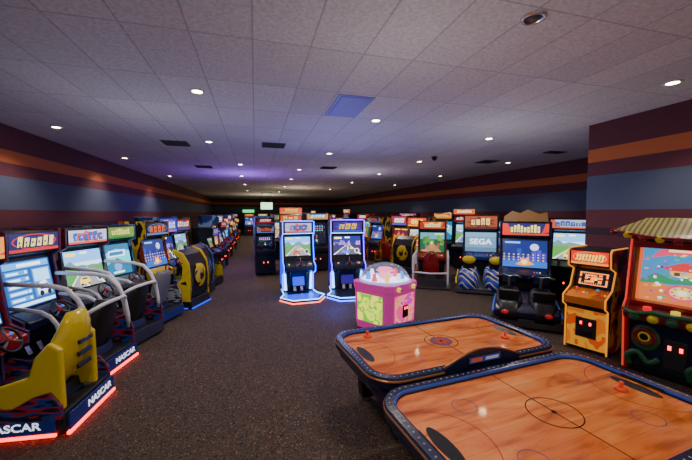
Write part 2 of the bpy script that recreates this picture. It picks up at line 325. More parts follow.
struct('wall_right_near',XN,XN+.2,YB,YC,0,CZ,WALL)
struct('wall_return',XN+.2,XF+.2,YC-.2,YC,0,CZ,WALL)
struct('wall_end',XL,XF,YE,YE+.2,0,CZ,WALL)
BB=mat('black_rubber_base',(.01,.01,.01),.6)
struct('baseboard_left',XL,XL+.02,YB,YE,0,.1,BB); struct('baseboard_right',XN-.02,XN,YB,YC,0,.1,BB)
LENS=mat('warm_lamp_lens',(1,.85,.6),.4,e=28,ec=(1,.76,.48))
RIM=mat('white_trim_ring',(.75,.72,.7),.4)
pos=[(-.8,5.4),(-4.0,8.4),(2.3,6.15),(-1.1,9.1),(5.5,6.9),(5.6,3.3),(1.8,13.9),(-.5,13),(2.2,9.9),(5.6,10.6),(8.8,10),(-.6,17),(-4.1,12.5),(1.9,18),(5.6,14.5),(8.8,14.5),(5.6,19),(2,23),(-.6,22),(-4,18),(2,29),(-.6,28),(5.6,25),(8.8,20),(-.8,1.8),(2.3,1.6)]
for i,(x,y) in enumerate(pos):
    e=thing('recessed_downlight',(x,y,CZ),0,'small round recessed ceiling light with warm glowing lens','ceiling light','recessed ceiling downlights')
    MB().lathe([(.075,-.002),(.075,-.012),(.105,-.014),(.115,-.006),(.115,0)],(0,0,0),RIM,24).out('trim_ring',e)
    MB().lathe([(.001,-.01),(.072,-.01),(.072,-.001),(.001,-.001)],(0,0,0),LENS,20).out('lens',e)
    l=bpy.data.lights.new('lamp','SPOT'); l.energy=150; l.color=(1,.83,.66); l.spot_size=R(120); l.spot_blend=.8; l.shadow_soft_size=.05
    lo=bpy.data.objects.new('lamp',l); COL.objects.link(lo); lo.parent=e; lo.location=(0,0,-.05)
VNT=mat('dark_vent_metal',(.06,.06,.07),.5)
VNB=mat('painted_blue_glow',(.2,.22,.6),.5,e=.08,ec=(.1,.12,.9))  # blue light on the ceiling, put into the panel's colour and emission
def vent(x,y,w,d,m,label,slats=True):
    e=thing('air_vent',(x,y,CZ),0,label,'air vent')
    b=MB(); b.prism([(-w/2,-d/2),(w/2,-d/2),(w/2,d/2),(-w/2,d/2)],-.012,0,m,'Z')
    if slats:
        for k in range(8): b.box((0,-d/2+d*(k+.5)/8,-.018),(w*.92,.02,.014),m,rot=(30,0,0))
    else:
        b.box((0,0,-.014),(w*.8,d*.9,.012),m,bev=.004)
    b.out('grille',e)
vent(-1.95,9.5,.61,.61,VNT,'square dark ceiling air vent grille')
vent(.5,9.1,.61,.61,VNT,'square dark ceiling air vent grille')
vent(1.55,5.5,.58,1.1,VNB,'ceiling panel with blue glow painted into its colour',False)
vent(7.9,10,.61,.61,VNT,'square dark ceiling air vent grille')
vent(2.85,13,.61,.61,VNT,'square dark ceiling air vent grille')
vent(-1.9,14,.61,.61,VNT,'square dark ceiling air vent grille')
vent(8.6,7.9,.61,.3,VNT,'narrow dark ceiling air vent grille')
e=thing('ceiling_speaker',(2.5,2.57,CZ),0,'round ceiling speaker with dark grille and silver ring','speaker')
MB().lathe([(.075,0),(.075,-.02),(.1,-.022),(.11,0)],(0,0,0),CHR,28).out('ring',e); MB().lathe([(.001,-.012),(.075,-.01),(.075,0),(.001,0)],(0,0,0),VNT,28).out('grille',e)
e=thing('security_camera',(5.6,9.6,CZ),0,'small black dome security camera on ceiling','security camera')
MB().lathe([(.09,0),(.09,-.04),(.001,-.04)],(0,0,0),DRK,20).out('mount',e); MB().ell((0,0,-.05),(.075,.075,.08),BLK).out('dome',e)
e=thing('smoke_detector',(5.9,3.05,CZ),0,'small white round smoke detector on ceiling','smoke detector')
MB().lathe([(.07,0),(.07,-.03),(.04,-.045),(.001,-.045)],(0,0,0),RIM,20).out('housing',e)
# ------------------------------------------------------------------ machines
def seat(parent,m,x=0,y=0,w=.5,label=None,tall=0,deep=1.0,z=0):
    P=[(.58,.40),(.42,.36),(.2,.34),(.07,.42),(.0,.66),(-.06,.92+tall),(-.09,1.1+tall)]
    W=[.9,1,1,.98,1,.92,.6]
    def fn(u,v):
        s=v*(len(P)-1); i=min(int(s),len(P)-2); f=s-i
        py=P[i][0]*(1-f)+P[i+1][0]*f; pz=P[i][1]*(1-f)+P[i+1][1]*f
        ww=(W[i]*(1-f)+W[i+1]*f)*w/2
        a,b=P[max(i-1,0)] if f<.5 else P[i], P[i+1] if f<.5 else P[min(i+2,len(P)-1)]
        t=Vector((0,b[0]-a[0],b[1]-a[1])).normalized(); n=Vector((0,t.z,-t.y))
        q=(u*2-1); bol=.11*deep*abs(q)**3
        c=Vector((x+q*ww,py+y,pz+z))
        return tuple(c+n*(bol+.03*(1-q*q))),tuple(c+n*(bol-.07*deep))
    b=MB(); b.surf(fn,12,18,m)
    return b.out('seat',parent,label)
def wheel(parent,c,r=.15,tilt=60):
    b=MB(); b.torus(c,r,.016,BLK,rot=(tilt,0,0))
    M=Euler((R(tilt),0,0)).to_matrix()
    for a in (90,210,330):
        p=Vector(c)+M@Vector((r*math.cos(R(a)),r*math.sin(R(a)),0)); b.tube([c,p],.014,GRY,seg=6)
    b.ell(c,(.045,.045,.03),RED,rot=(tilt,0,0),u=12,v=8)
    b.cyl(c,Vector(c)+M@Vector((0,0,-.16)),.025,BLK)
    b.out('steering_wheel',parent)
def ridecab(e,w,h,body,mq,scr,seed,accent,bezel=BLK,es=1.8,s0=0.0):
    hw=w/2
    pr=[(.1,.1),(.1,.62),(-.2,.74),(-.2,.84),(.0,.97),(.13,1.74),(.0,1.8),(.0,h),(.65,h),(.65,.1)]
    MB().prism(pr,-hw+.02,hw-.02,bezel,bev=.012).out('cabinet',e)
    for s in (-1,1):
        MB().prism([(.06,.1),(.06,.62),(-.24,.72),(-.24,.88),(-.05,.98),(.06,1.72),(-.05,1.78),(-.05,h+.03),(.66,h+.03),(.66,.1)],s*hw-.02,s*hw+.02,body,bev=.008).out('side_panel',e)
    b=MB(); draw_screen(b,(-hw+.06,-.002+.162*s0,1.01+s0),(w-.12,0,0),(0,.11-.162*s0,.68-s0),scr,seed,es); b.out('screen',e)
    marquee(e,-hw+.03,hw-.03,1.82,h-.01,-.05,mq,seed)
    b=MB(); b.prism([(-.26,.74),(-.27,.86),(-.02,.985),(-.02,.76)],-hw+.04,hw-.04,accent,bev=.02)
    for k in range(3): b.cyl((.22+.06*k,-.17,.9),(.22+.06*k,-.18,.93),.018,[BTR,BTB,BTY][k],seg=10)
    b.out('dashboard',e)
def racer(loc,rz,name,label,body,accent,seatm,mq,scr,seed=0,cage=None,plate=None,ext=0,w=.92,h=2.12,glow=None,tx=None,fair=None,cat='racing arcade machine',tall=0,side=True,sw=.5,canopy=None,rail=None,deep=1,moulded=None,es=1.8):
    e=thing(name,loc,rz,label,cat)
    yr=-1.2-ext; hw=w/2
    MB().prism([(yr,.04),(yr+.03,.26),(yr+.25,.24),(.65,.2),(.65,.04)],-hw,hw,DRK,bev=.015).out('base',e)
    ridecab(e,w,h,body,mq,scr,seed,accent,es=es)
    wheel(e,(0,-.36,.93))
    for x in (-.12,.08): MB().box((x,.02,.36),(.08,.02,.14),CHR,rot=(-25,0,0),bev=.005).out('pedal',e)
    ys=yr+.2
    if moulded:
        x0=-.12; K=1.25
        b=MB(); rg=[]
        SP=[(yr+.76,.40,.14,.05),(yr+.68,.43,.18,.08),(yr+.5,.44,.2,.1),(yr+.32,.5,.22,.12),(yr+.2,.64,.24,.13),(yr+.12,.82,.24,.12),(yr+.07,1.0,.22,.11),(yr+.03,1.16,.16,.09),(yr+.02,1.28,.1,.05)]
        for i,(yy,zz,ww,tt) in enumerate(SP):
            ww*=K
            a=SP[max(i-1,0)]; c=SP[min(i+1,len(SP)-1)]; t=Vector((0,c[0]-a[0],c[1]-a[1])).normalized(); n=Vector((0,-t.z,t.y)); 
            if n.y>0 and i>3: n=-n
            if i<=3 and n.z>0: n=-n
            rg.append([tuple(Vector((x0+ww*math.cos(q),yy,zz))+n*(tt*math.sin(q)+ (-.07*abs(math.cos(q))**2))) for q in [2*math.pi*j/20 for j in range(20)]])
        b.loft(rg,moulded,smooth=True); b.out('seat',e,'glossy yellow moulded bucket seat')
        for s in (-1,1): MB().prism([(yr+.03,.28),(yr+.04,.95),(yr+.16,1.02),(yr+.3,.86),(yr+.36,.66),(yr+.7,.56),(yr+.76,.4),(yr+.5,.28)],x0+s*.235*K-.035,x0+s*.235*K+.035,moulded,bev=.028,seg=3).out('seat_bolster',e)
        MB().prism([(yr+.36,.62),(yr+.25,.9),(yr+.27,.93),(yr+.4,.7),(yr+.46,.59),(yr+.7,.54),(yr+.7,.5),(yr+.44,.53)],x0-.2,x0+.2,SEATV,bev=.01).out('seat_pad',e)
        MB().prism([(yr+.3,.2),(yr+.28,.45),(yr+.75,.4),(yr+.72,.2)],x0-.16,x0+.16,BLK,bev=.02).out('seat_slider',e)
        for k in range(3): MB().box((x0,yr+.005-.012*k,.66+.14*k),(.24,.03,.05),BLK,rot=(-8,0,0),bev=.008).out('seat_vent_slot',e)
    else:
        seat(e,seatm,y=ys,tall=tall,w=sw,deep=deep)
    MB().prism([(ys-.02,.2),(ys+.02,.4),(ys+.5,.36),(ys+.45,.2)],-.2,.2,BLK,bev=.02).out('seat_pedestal',e)
    if side:
        fh=.7 if moulded else 1
        for s in (-1,1):
            MB().prism([(yr+.02,.2),(yr+.03,.5*fh),(yr+.14,.72*fh),(yr+.3,.66*fh),(yr+.5,.5*fh),(yr+.9,.36),(-.05,.4),(.1,.2)],s*hw-.035,s*hw+.01,fair or body,bev=.015).out('side_fairing',e)
    if cage:
        b=MB()
        for s in (-1,1):
            x=s*(hw-.02)
            b.tube([(x,yr+.1,.5),(x,yr+.16,.98),(x,yr+.4,1.34),(x,-.35,1.4),(x,.02,1.42)],.033,cage,sub=2)
            b.tube([(x,yr+.45,.5),(x,yr+.55,.85),(x,yr+.75,1.02),(x,-.02,1.08)],.028,cage,sub=2)
        b.tube([(-hw+.02,yr+.16,.98),(-.25,yr+.06,1.06),(.25,yr+.06,1.06),(hw-.02,yr+.16,.98)],.028,cage,sub=2)
        b.out('roll_cage',e,'tubular painted roll cage')
    if rail:
        b=MB()
        for s in (-1,1):
            x=s*(hw+.06)
            b.tube([(x,.3,.05),(x,.3,.95),(x,.1,1.02),(x,yr,1.0),(x,yr-.15,.9),(x,yr-.15,.05)],.034,rail,sub=4)
            b.tube([(x,.3,.55),(x,yr-.15,.55)],.028,rail)
            b.tube([(x,-.5,.05),(x,-.5,1.0)],.028,rail)
        b.tube([(-hw-.06,yr-.15,.5),(-.1,yr-.3,.5),(.1,yr-.3,.5),(hw+.06,yr-.15,.5)],.028,rail,sub=3)
        b.out('hand_rail',e,'pale metal hand rail')
        MB().prism([(-hw-.12,yr-.35),(hw+.12,yr-.35),(hw+.12,.4),(-hw-.12,.4)],.01,.06,DRK,'Z',bev=.01).out('platform',e)
    if canopy:
        C=[(yr+.05,.25),(yr+.0,.75),(yr+.06,1.15),(yr+.22,1.4),(yr+.46,1.5),(yr+.48,1.42),(yr+.3,1.28),(yr+.22,1.05),(yr+.24,.8),(yr+.4,.6),(yr+.8,.48),(yr+.9,.25)]
        for s in (-1,1):
            x=s*(hw-.02); MB().prism(C,x-.035,x+.035,canopy,bev=.015).out('cockpit_shell_side',e)
        rg=[[(-hw+.06,a,b_),(hw-.06,a,b_),(hw-.06,a+.06,b_-.03),(-hw+.06,a+.06,b_-.03)] for a,b_ in ((yr+.04,.3),(yr+.03,.75),(yr+.08,1.1),(yr+.22,1.34),(yr+.42,1.46))]
        MB().loft(rg,BLK).out('cockpit_back',e)
        MB().ell((0,yr+.02,.8),(.26,.06,.3),canopy).out('rear_shell_bulge',e)
    if plate:
        MB().box((0,yr-.012,.15),(w-.04,.02,.18),plate,bev=.004).out('rear_plate',e)
        MB().box((-hw-.02,yr+.55,.15),(.9,.015,.16),plate,rot=(0,0,90),bev=.004).out('side_plate',e)
    if tx:
        text(e,'lettering',tx,.115,(.12,yr-.025,.16),(90,0,0),LEDW_T,sx=1.1)
        text(e,'lettering',tx,.115,(-hw-.03,yr+.5,.15),(90,0,-90),LEDW_T,sx=1.2)
    if glow:
        b=MB(); b.box((0,yr-.012,.035),(w,.035,.03),glow); b.out('underglow_strip',e)
        MB().box((-hw-.012,-.3-ext/2,.033),(.025,1.6+ext,.026),glow).out('underglow_strip',e)
    return e
def stander(loc,rz,label,body,led,panel,mq,scr,seed,w,h,deck,octa,es,cols,tread):
    """slim upright driving cabinet with neon edges and a low lit foot platform"""
    e=thing('neon_driving_cabinet',loc,rz,label,'racing arcade machine'); hw=w/2
    ridecab(e,w,h,body,mq,scr,seed,DRK,es=es,s0=.14)
    wheel(e,(0,-.36,.98),.17)
    MB().prism([(.1,.1),(.0,.55),(-.16,.7),(-.12,.76),(.12,.7),(.16,.1)],-hw*.6,hw*.6,BLK,bev=.02).out('knee_console',e)
    MB().box((0,.0,.42),(w*.4,.04,.3),panel,rot=(-12,0,0),bev=.01).out('lit_console_panel',e)
    for x in (-.12,.08): MB().box((x,-.08,.2),(.08,.02,.14),CHR,rot=(-25,0,0),bev=.005).out('pedal',e)
    for x in (-.3,.3): MB().cyl((x,-.16,.9),(x,-.17,.935),.025,BTY,seg=12).out('start_button',e)
    for s in (-1,1):
        x=s*(hw+.024)
        MB().tube([(x,-.055,h+.03),(x,-.055,1.78),(x,.055,1.72),(x,-.055,.98),(x,-.25,.88),(x,-.25,.72),(x,.05,.6),(x,.05,.12)],.014,led,seg=6).out('neon_outline',e,'glowing outline tube')
        MB().prism([(.12,.25),(.12,.62),(-.08,.74),(.0,.95),(.1,1.5),(.5,1.7),(.58,.25)],s*(hw+.021)-.002,s*(hw+.021)+.002,panel).out('lit_side_panel',e)
        MB().prism([(s*(hw-.01),.14),(s*(hw-.01),.68),(s*(hw-.07),.62),(s*(hw-.1),.14)],.03,.05,cols,'Y').out('column_light',e)
    MB().tube([(-hw,-.06,h+.04),(hw,-.06,h+.04)],.014,led,seg=6).out('top_light_bar',e)
    MB().tube([(-hw,-.06,1.8),(hw,-.06,1.8)],.01,cols,seg=6).out('top_light_bar',e)
    ol=[(-hw*1.0,.6),(-hw*1.1,-.3),(-hw*1.42,-.62),(-hw*.8,-1.05),(hw*.8,-1.05),(hw*1.42,-.62),(hw*1.1,-.3),(hw*1.0,.6)]
    MB().prism(ol,.02,.1,deck,'Z',bev=.01).out('foot_platform',e)
    MB().tube([(a,b_,.11) for a,b_ in ol],.014,cols,seg=6).out('platform_edge_light',e)
    MB().tube([(a*1.03,b_*1.02,.03) for a,b_ in ol[1:7]],.018,octa,seg=6).out('lower_trim_light',e)
    MB().prism([(-hw*.75,-.95),(hw*.75,-.95),(hw*1.1,-.62),(hw*.9,-.35),(-hw*.9,-.35),(-hw*1.1,-.62)],.1,.108,tread,'Z').out('tread_panel',e)
    return e
def upright(loc,rz,name,label,side,panel,mq,scr,seed=0,w=.66,d=.8,h=1.8,guns=False,cat='arcade cabinet',topper=None,lower=None,cp=None,fine=True,edge=None,es=1.8,me=1.6):
    e=thing(name,loc,rz,label,cat); y0=-d/2;y1=d/2;cz=.98;hw=w/2
    q=random.Random(seed).random()
    hood=[(y0+.1,h),(y0+.05,h-.05),(y0+.07,h-.3)] if q<.5 else [(y0+.22,h),(y0+.0,h-.08),(y0+.02,h-.26)]
    pr=[(y1,.03),(y1,h)]+hood+[(y0+.28,h-.38),(y0+.16,cz+.12),(y0-.1,cz-.01),(y0-.1,cz-.15),(y0+.02,cz-.22),(y0+.02,.03)]
    for s in (-1,1):
        MB().prism(pr,s*hw-.012,s*hw+.012,side,bev=.005).out('side_panel',e)
        if edge: MB().tube([(s*hw,p[0]-.004,p[1]) for p in pr[1:]],.014,edge,seg=6).out('edge_molding',e)
    ins=[(y1-.01,.05),(y1-.01,h-.01),(y0+.24,h-.01),(y0+.13,h-.1),(y0+.13,h-.31),(y0+.34,h-.39),(y0+.25,cz+.08),(y0+.06,cz),(y0+.06,cz-.2),(y0+.06,.05)]
    MB().prism(ins,-hw+.013,hw-.013,BLK).out('body',e)
    marquee(e,-hw+.02,hw-.02,h-.28,h-.03,y0+.07,mq,seed,me)
    b=MB(); draw_screen(b,(-hw+.07,y0+.232,cz+.14),(w-.14,0,0),(0,.09,h-.42-cz-.14),scr,seed,es); b.out('screen',e)
    b=MB(); b.prism([(y0-.09,cz-.15),(y0-.09,cz-.02),(y0+.22,cz+.1),(y0+.22,cz-.1)],-hw+.014,hw-.014,cp or panel,bev=.01); b.out('control_panel',e)
    if guns:
        for s,m in ((-1,RED),(1,BLU)):
            b=MB(); x=s*w*.24
            b.box((x,y0+.02,cz+.12),(.04,.28,.07),m,rot=(-20,0,0),bev=.012); b.box((x,y0-.06,cz+.06),(.035,.06,.14),m,rot=(15,0,0),bev=.01)
            b.cyl((x,y0+.1,cz+.0),(x,y0+.1,cz+.13),.02,BLK); b.out('light_gun',e)
    elif fine:
        for s in (-1,1):
            b=MB(); x=s*w*.25; b.cyl((x,y0+.04,cz),(x,y0+.035,cz+.11),.008,CHR,seg=8); b.ell((x,y0+.035,cz+.12),(.022,.022,.022),BTR if s<0 else BTB,u=10,v=8); b.out('joystick',e)
            for k in range(3): MB().cyl((s*w*.25+.055+.04*k,y0+.05+.01*k,cz+.02),(s*w*.25+.055+.04*k,y0+.05+.01*k,cz+.055),.013,[BTR,BTY,BTB][k],seg=10).out('button',e)
    MB().box((0,y0+.05,.72*.55),(w-.03,.03,.66),lower or panel,bev=.004).out('front_panel',e)
    b=MB(); b.box((0,y0+.03,.42),(w*.5,.02,.34),DRK,bev=.006)
    for s in (-1,1): b.box((s*w*.11,y0+.015,.5),(.03,.012,.05),LEDR)
    b.box((0,y0+.018,.33),(w*.3,.01,.1),BLK); b.out('coin_door',e)
    if topper: marquee(e,-hw,hw,h+.01,h+.26,y0+.1,topper,seed+3,name='topper')
    return e
PLT=mat('blue_black_plate',(.01,.02,.12),.3,e=.1,ec=(.02,.05,.4))
racer((-3.12,4.68,0),84,'stock_car_racing_simulator','dark red and blue sit-down racing machine with glossy yellow moulded seat',SA_RB,RED,YEL,'yr','menu',1,plate=PLT,glow=LEDR,tx='NASCAR',moulded=YEL,fair=SA_RB)
racer((-3.22,5.98,0),78,'stock_car_racing_simulator','dark red and blue sit-down racing machine with bright blue menu screen',SA_RB,NVY,SEATV,'ny','menu',2,cage=WHT,plate=PLT,glow=LEDR,tx='NASCAR',fair=SA_RB,es=2.8)
racer((-3.08,7.3,0),70,'sit_down_racing_machine','black sit-down racing machine with bright white-blue marquee',SA_W,GRY,SEATV,'wb','race',3,h=2.1,fair=SA_RB,cage=WHT,es=2.6)
racer((-2.95,8.45,0),70,'sit_down_racing_machine','navy sit-down racing machine with green-yellow marquee',SA_B,GRY,GRY,'gy','cyan',4,h=2.1,plate=PLT,es=2.6,fair=SA_W)
racer((-2.5,9.6,0),70,'sit_down_racing_machine','black sit-down racing machine with yellow-black cockpit shell and yellow seat',SA_Y,YEL,YEL,'dk','city',5,h=2.15,canopy=SH_Y,fair=SH_Y,es=2.2,glow=LEDBS)
racer((-2.5,10.75,0),72,'sit_down_racing_machine','blue sit-down racing machine with dark cockpit shell',SA_B,BLU,SEATV,'bl','night',6,h=2.25,canopy=SA_B,fair=SA_B,es=2.4)
racer((-2.35,11.95,0),72,'sit_down_racing_machine','black sit-down racing machine with yellow-black fairing',SA_Y,DRK,SEATV,'rd','race',7,h=2.2,fair=SH_Y)
SD=[(SA_R,RED,'black upright cabinet with red flame art'),(SA_B,BLK,'navy upright cabinet with blue flame art'),(DRD,BLK,'dark red upright cabinet'),(PUR,DRK,'purple upright cabinet'),(SA_Y,DRK,'black and yellow upright cabinet'),(TEA,DRK,'teal upright cabinet'),(DRK,ORG,'black upright cabinet with orange front'),(YEL,RED,'bright yellow upright cabinet with red controls'),(BLK,NVY,'plain dark upright cabinet'),(SA_RB,BLK,'red and blue upright cabinet')]
MN={'yr':'red-yellow','wb':'white','gy':'green','or':'orange','bl':'blue','rd':'dark red','pk':'pink','dk':'dark','cy':'teal','bk':'black','pu':'purple','ny':'navy','tt':'brown-orange'}
_n=[0]
def up(i,x,y,rz,mqk=None,sk=None,**k):
    s,p,l=SD[i%len(SD)]; _n[0]+=1; g=random.Random(_n[0]*31+i)
    m=mqk or g.choice(['yr','gy','ny','bl','rd','pk','dk','cy','bk','pu','bl','dk','rd','bk']); c=sk or g.choice(['race','night','desert','city','jungle','space','puzzle','fire','cyan','city','night'])
    return upright((x,y,0),rz,'upright_arcade_cabinet',l+' and '+MN[m]+' marquee',s,p,m,c,seed=_n[0],fine=(y<12),es=g.uniform(1.2,2.4),me=g.uniform(.7,1.5),**k)
for i,y in enumerate([13.2,14.3,15.4,16.5,17.6,18.7,19.8,21,22.3,23.7,25.4,27.2,29]):
    up([8,1,9,4,0,5,8,7,2,3,1,6,9][i],-1.75+.05*(i%3),y,[80,84,78][i%3],w=[.72,.9,.8][i%3],h=[1.85,2.3,2.05,1.95][i%4],guns=(i%3==1),topper='yr' if i==4 else None)
# centre neon cabinets
stander((1.2,9.6,0),4,'dark driving cabinet with blue neon edges and pink-orange lit base',DRK,LEDB,LEDBS,'wb','race',11,.86,2.12,NVY,LEDO,2.6,LEDC,LEDBS)
stander((2.66,9.5,0),-5,'black driving cabinet with wide screen, violet edges and blue lit base',BLK,LEDP,LEDPS,'pu','night',12,.96,2.15,DRK,LEDB,3.8,LEDC,BLK)
for i,(x,y,h,w,mk) in enumerate([(.35,13.3,1.9,.7,'dk'),(.4,15.6,2.2,.85,'bk'),(1.4,13.6,2.35,.9,'yr'),(2.45,13.7,2.4,.95,'cy'),(1.35,17.5,2.3,.9,'gy'),(2.5,18,2.4,.9,'dk'),(3.5,17.5,2.3,.9,'rd'),(.35,18.4,2.0,.8,'pk'),(.4,21,2.2,.9,'bl'),(3.55,14.6,2.1,.8,'pu')]):
    up([8,1,6,3,9,8,2,5,0,4][i],x,y,[4,6,-3][i%3],mqk=mk,w=w,h=h,guns=(i%2==0),topper='yr' if i==2 else None)
# right-hand row facing into the hall
for i,(k,x,y,rz,h,w) in enumerate([(8,8.8,12.4,-50,2.3,.9),(6,9.5,10.8,-50,2.1,.8),(4,5.95,15.4,-66,2.2,.85),(0,5.8,16.7,-76,2.35,.9),(7,5.7,17.9,-70,1.9,.8),(8,5.6,19.2,-78,2.35,.9),(9,5.5,20.5,-70,2.1,.8),(2,5.4,21.9,-76,2.3,.9),(5,5.3,23.4,-72,2.0,.8),(3,5.3,25,-76,2.3,.9),(1,5.1,28,-75,2.3,.9),(8,7.6,15.4,-40,2.4,.9),(3,8.9,14.2,-50,2.4,.9)]):
    up(k,x,y,rz,w=w,h=h,guns=(i%2==1),topper=['or',None,None,None,None][i%5])
racer((6.6,12.6,0),-58,'sit_down_racing_machine','black sit-down racing machine with bright yellow seat and cockpit shell',SA_Y,YEL,YEL,'yr','desert',15,h=2.2,canopy=SH_Y,w=.95,fair=YEL)
racer((6.45,14.05,0),-64,'sit_down_racing_machine','dark red sit-down racing machine with red marquee',SA_R,RED,RED,'rd','fire',21,h=2.25)
for i,(x,y) in enumerate([(1.6,24.5),(2.8,24.5),(2,32),(4,32),(-.6,37),(.8,37),(2.2,38),(-2.2,36),(3.8,38)]): up(i+1,x,y,0,mqk=['dk','bl','bk','rd','yr','gy','pk','cy','yr'][i],w=1,h=2.3)
# right group
strp=bpy.data.materials.new('blue_yellow_striped_shell'); strp.use_nodes=True
def _s():
    nt=strp.node_tree;b=nt.nodes['Principled BSDF'];tc=nt.nodes.new('ShaderNodeTexCoord');w=nt.nodes.new('ShaderNodeTexWave');w.bands_direction='DIAGONAL';w.inputs['Scale'].default_value=1.5;w.inputs['Distortion'].default_value=1.8
    nt.links.new(tc.outputs['Object'],w.inputs['Vector']); r=ramp(nt,[(0,(.02,.07,.45)),(.42,(.9,.66,.03)),(.66,(.03,.12,.6)),(.84,(.01,.02,.12))]); nt.links.new(w.outputs['Fac'],r.inputs[0]); nt.links.new(r.outputs[0],b.inputs['Base Color']); b.inputs['Roughness'].default_value=.25
    nt.links.new(r.outputs[0],b.inputs['Emission Color']); b.inputs['Emission Strength'].default_value=.12
_s()
racer((6.05,10.45,0),-32,'railed_ride_machine','red ride machine on platform with pale hand rails and orange marquee',SA_R,RED,RED,'or','jungle',16,h=2.1,rail=WHT,w=.95,es=2.2)
def tub(x,y0,L,hw,hb,m,parent,name):
    """moulded ride seat: tall rounded back, dished middle, rounded nose"""
    b=MB(); rg=[]
    for k in range(25):
        f=k/24; yy=y0+L*f; sh=min(1,math.sin(math.pi*min(1,.06+f*.94))**.35) if f<.97 else .5
        back=math.exp(-((f-.12)/.1)**2); nose=math.exp(-((f-.84)/.12)**2)
        ww=hw*sh*(.92+.08*back); row=[]
        for j in range(18):
            a=math.pi*j/17; cx=math.cos(a)
            edge=.42+(hb-.42)*back+.28*nose
            mid=.30+(hb-.36)*back*(.9 if f<.16 else .75)+.3*nose
            top=(mid+(edge-mid)*abs(cx)**1.5)
            row.append((x+ww*cx,yy,.16 if j in(0,17) else .16+top*sh*math.sin(a)**.35))
        rg.append(row)
    b.loft(rg,m,smooth=True); b.out(name,parent)
def twin(loc,rz):
    e=thing('twin_seat_ride_machine',loc,rz,'ride machine with grey-blue logo screen and moulded striped blue-yellow seats','ride machine')
    w=1.15; hw=w/2
    MB().prism([(-2.4,.03),(-2.35,.18),(.65,.2),(.65,.03)],-hw-.16,hw+.16,DRK,bev=.02).out('base',e)
    ridecab(e,w,2.3,NVY,'tt','logo',17,BLU,es=2)
    text(e,'screen_lettering','SEGA',.27,(0,.03,1.36),(80.7,0,0),mat('bright_white_lettering',(.9,.9,.95),.4,e=2.2),sx=1.15)
    for x in (-.37,.37):
        tub(x,-2.42,1.95,.35,.82,strp,e,'moulded_seat_tub')
        MB().prism([(-2.02,.62),(-2.1,.95),(-2.05,.97),(-1.95,.64),(-1.5,.56),(-1.5,.5),(-1.9,.52)],x-.17,x+.17,SEATV,bev=.012).out('seat_pad',e)
        MB().ell((x,-2.2,1.0),(.19,.09,.12),YEL).out('headrest',e)
        wheel(e,(x,-.95,.98),.14); MB().cyl((x,-.95,.95),(x,-.75,.65),.03,BLK).out('steering_column',e)
    for s in (-1,1): MB().tube([(s*.72,-2.34,.3),(s*.735,-2.0,.4),(s*.735,-1.2,.34),(s*.72,-.5,.42)],.025,YEL,sub=4).out('yellow_trim',e)
twin((7.75,10.05,0),-36)
def ride(loc,rz):
    e=thing('ride_on_bike_machine',loc,rz,'wide low black ride-on machine with dark blue city screen','ride machine')
    MB().prism([(-1.9,.03),(-1.85,.2),(.65,.2),(.65,.03)],-.66,.66,BLK,bev=.02).out('base',e)
    ridecab(e,1.12,2.15,NVY,'ny','city',18,NVY,es=2.2)
    b=MB(); b.prism([(-.5,2.18),(-.48,2.31),(-.3,2.45),(-.12,2.39),(.05,2.48),(.3,2.37),(.47,2.41),(.5,2.18)],-.02,.03,mat('bronze_topper',(.25,.12,.04),.5,e=.15,ec=(.5,.25,.08)),'Y'); b.out('topper',e)
    MB().prism([(-1.86,.2),(-1.88,.36),(-1.7,.46),(-1.3,.4),(-.9,.44),(-.5,.5),(-.15,.2)],-.62,.62,NVY,bev=.05,seg=3).out('low_hull',e)
    for x in (-.33,.33):
        tub(x,-1.88,1.5,.32,.56,BLK,e,'moulded_ride_body')
        MB().prism([(-.62,.72),(-.78,.96),(-.75,.97),(-.56,.74)],x-.15,x+.15,mat('smoked_windscreen',(.05,.1,.2),.05),bev=.004).out('windscreen',e)
        MB().prism([(-1.6,.5),(-1.68,.74),(-1.6,.76),(-1.5,.56),(-1.1,.52),(-1.1,.42)],x-.2,x+.2,SEATV,bev=.03,seg=3).out('padded_seat',e)
        b=MB(); b.tube([(x-.25,-.95,.9),(x-.13,-.83,.93),(x,-.8,.9),(x+.13,-.83,.93),(x+.25,-.95,.9)],.018,CHR,sub=4)
        for s_ in (-1,1): b.cyl((x+s_*.17,-.87,.91),(x+s_*.26,-.97,.9),.026,BLK)
        b.cyl((x,-.8,.9),(x,-.62,.6),.03,GRY); b.out('handlebar',e)
        MB().tube([(x*1.92,-1.8,.3),(x*1.95,-1.3,.33),(x*1.92,-.5,.36)],.016,mat('glossy_blue_stripe',(.03,.15,.8),.3,e=.4),seg=6).out('side_stripe',e)
        MB().ell((x*1.2,-1.88,.32),(.07,.03,.045),mat('red_tail_lens',(.5,.02,.02),.2,e=.4)).out('tail_lens',e)
ride((6.6,6.85,0),-42)
upright((8.45,7.1,0),-58,'upright_arcade_cabinet','tall navy cabinet with bright white-blue marquee and racing screen',NVY,DRK,'wb','race',seed=31,w=1.0,d=.9,h=2.25,guns=True,es=2.6)
ylow=art('orange_yellow_front_art',[(.75,.1,.015),(.95,.42,.025),(.85,.22,.02)],2,.45,(1,1,1),23)
upright((5.8,4.4,0),-72,'classic_upright_cabinet','orange classic cabinet with red marquee and orange maze screen',SA_R,BLK,'cl','maze',seed=36,w=.62,d=.78,h=1.78,lower=ylow,cp=ORG,edge=mat('glowing_orange_edge',(.9,.4,.04),.3,e=.9,ec=(1,.36,.03)),es=2.8,me=2.4)
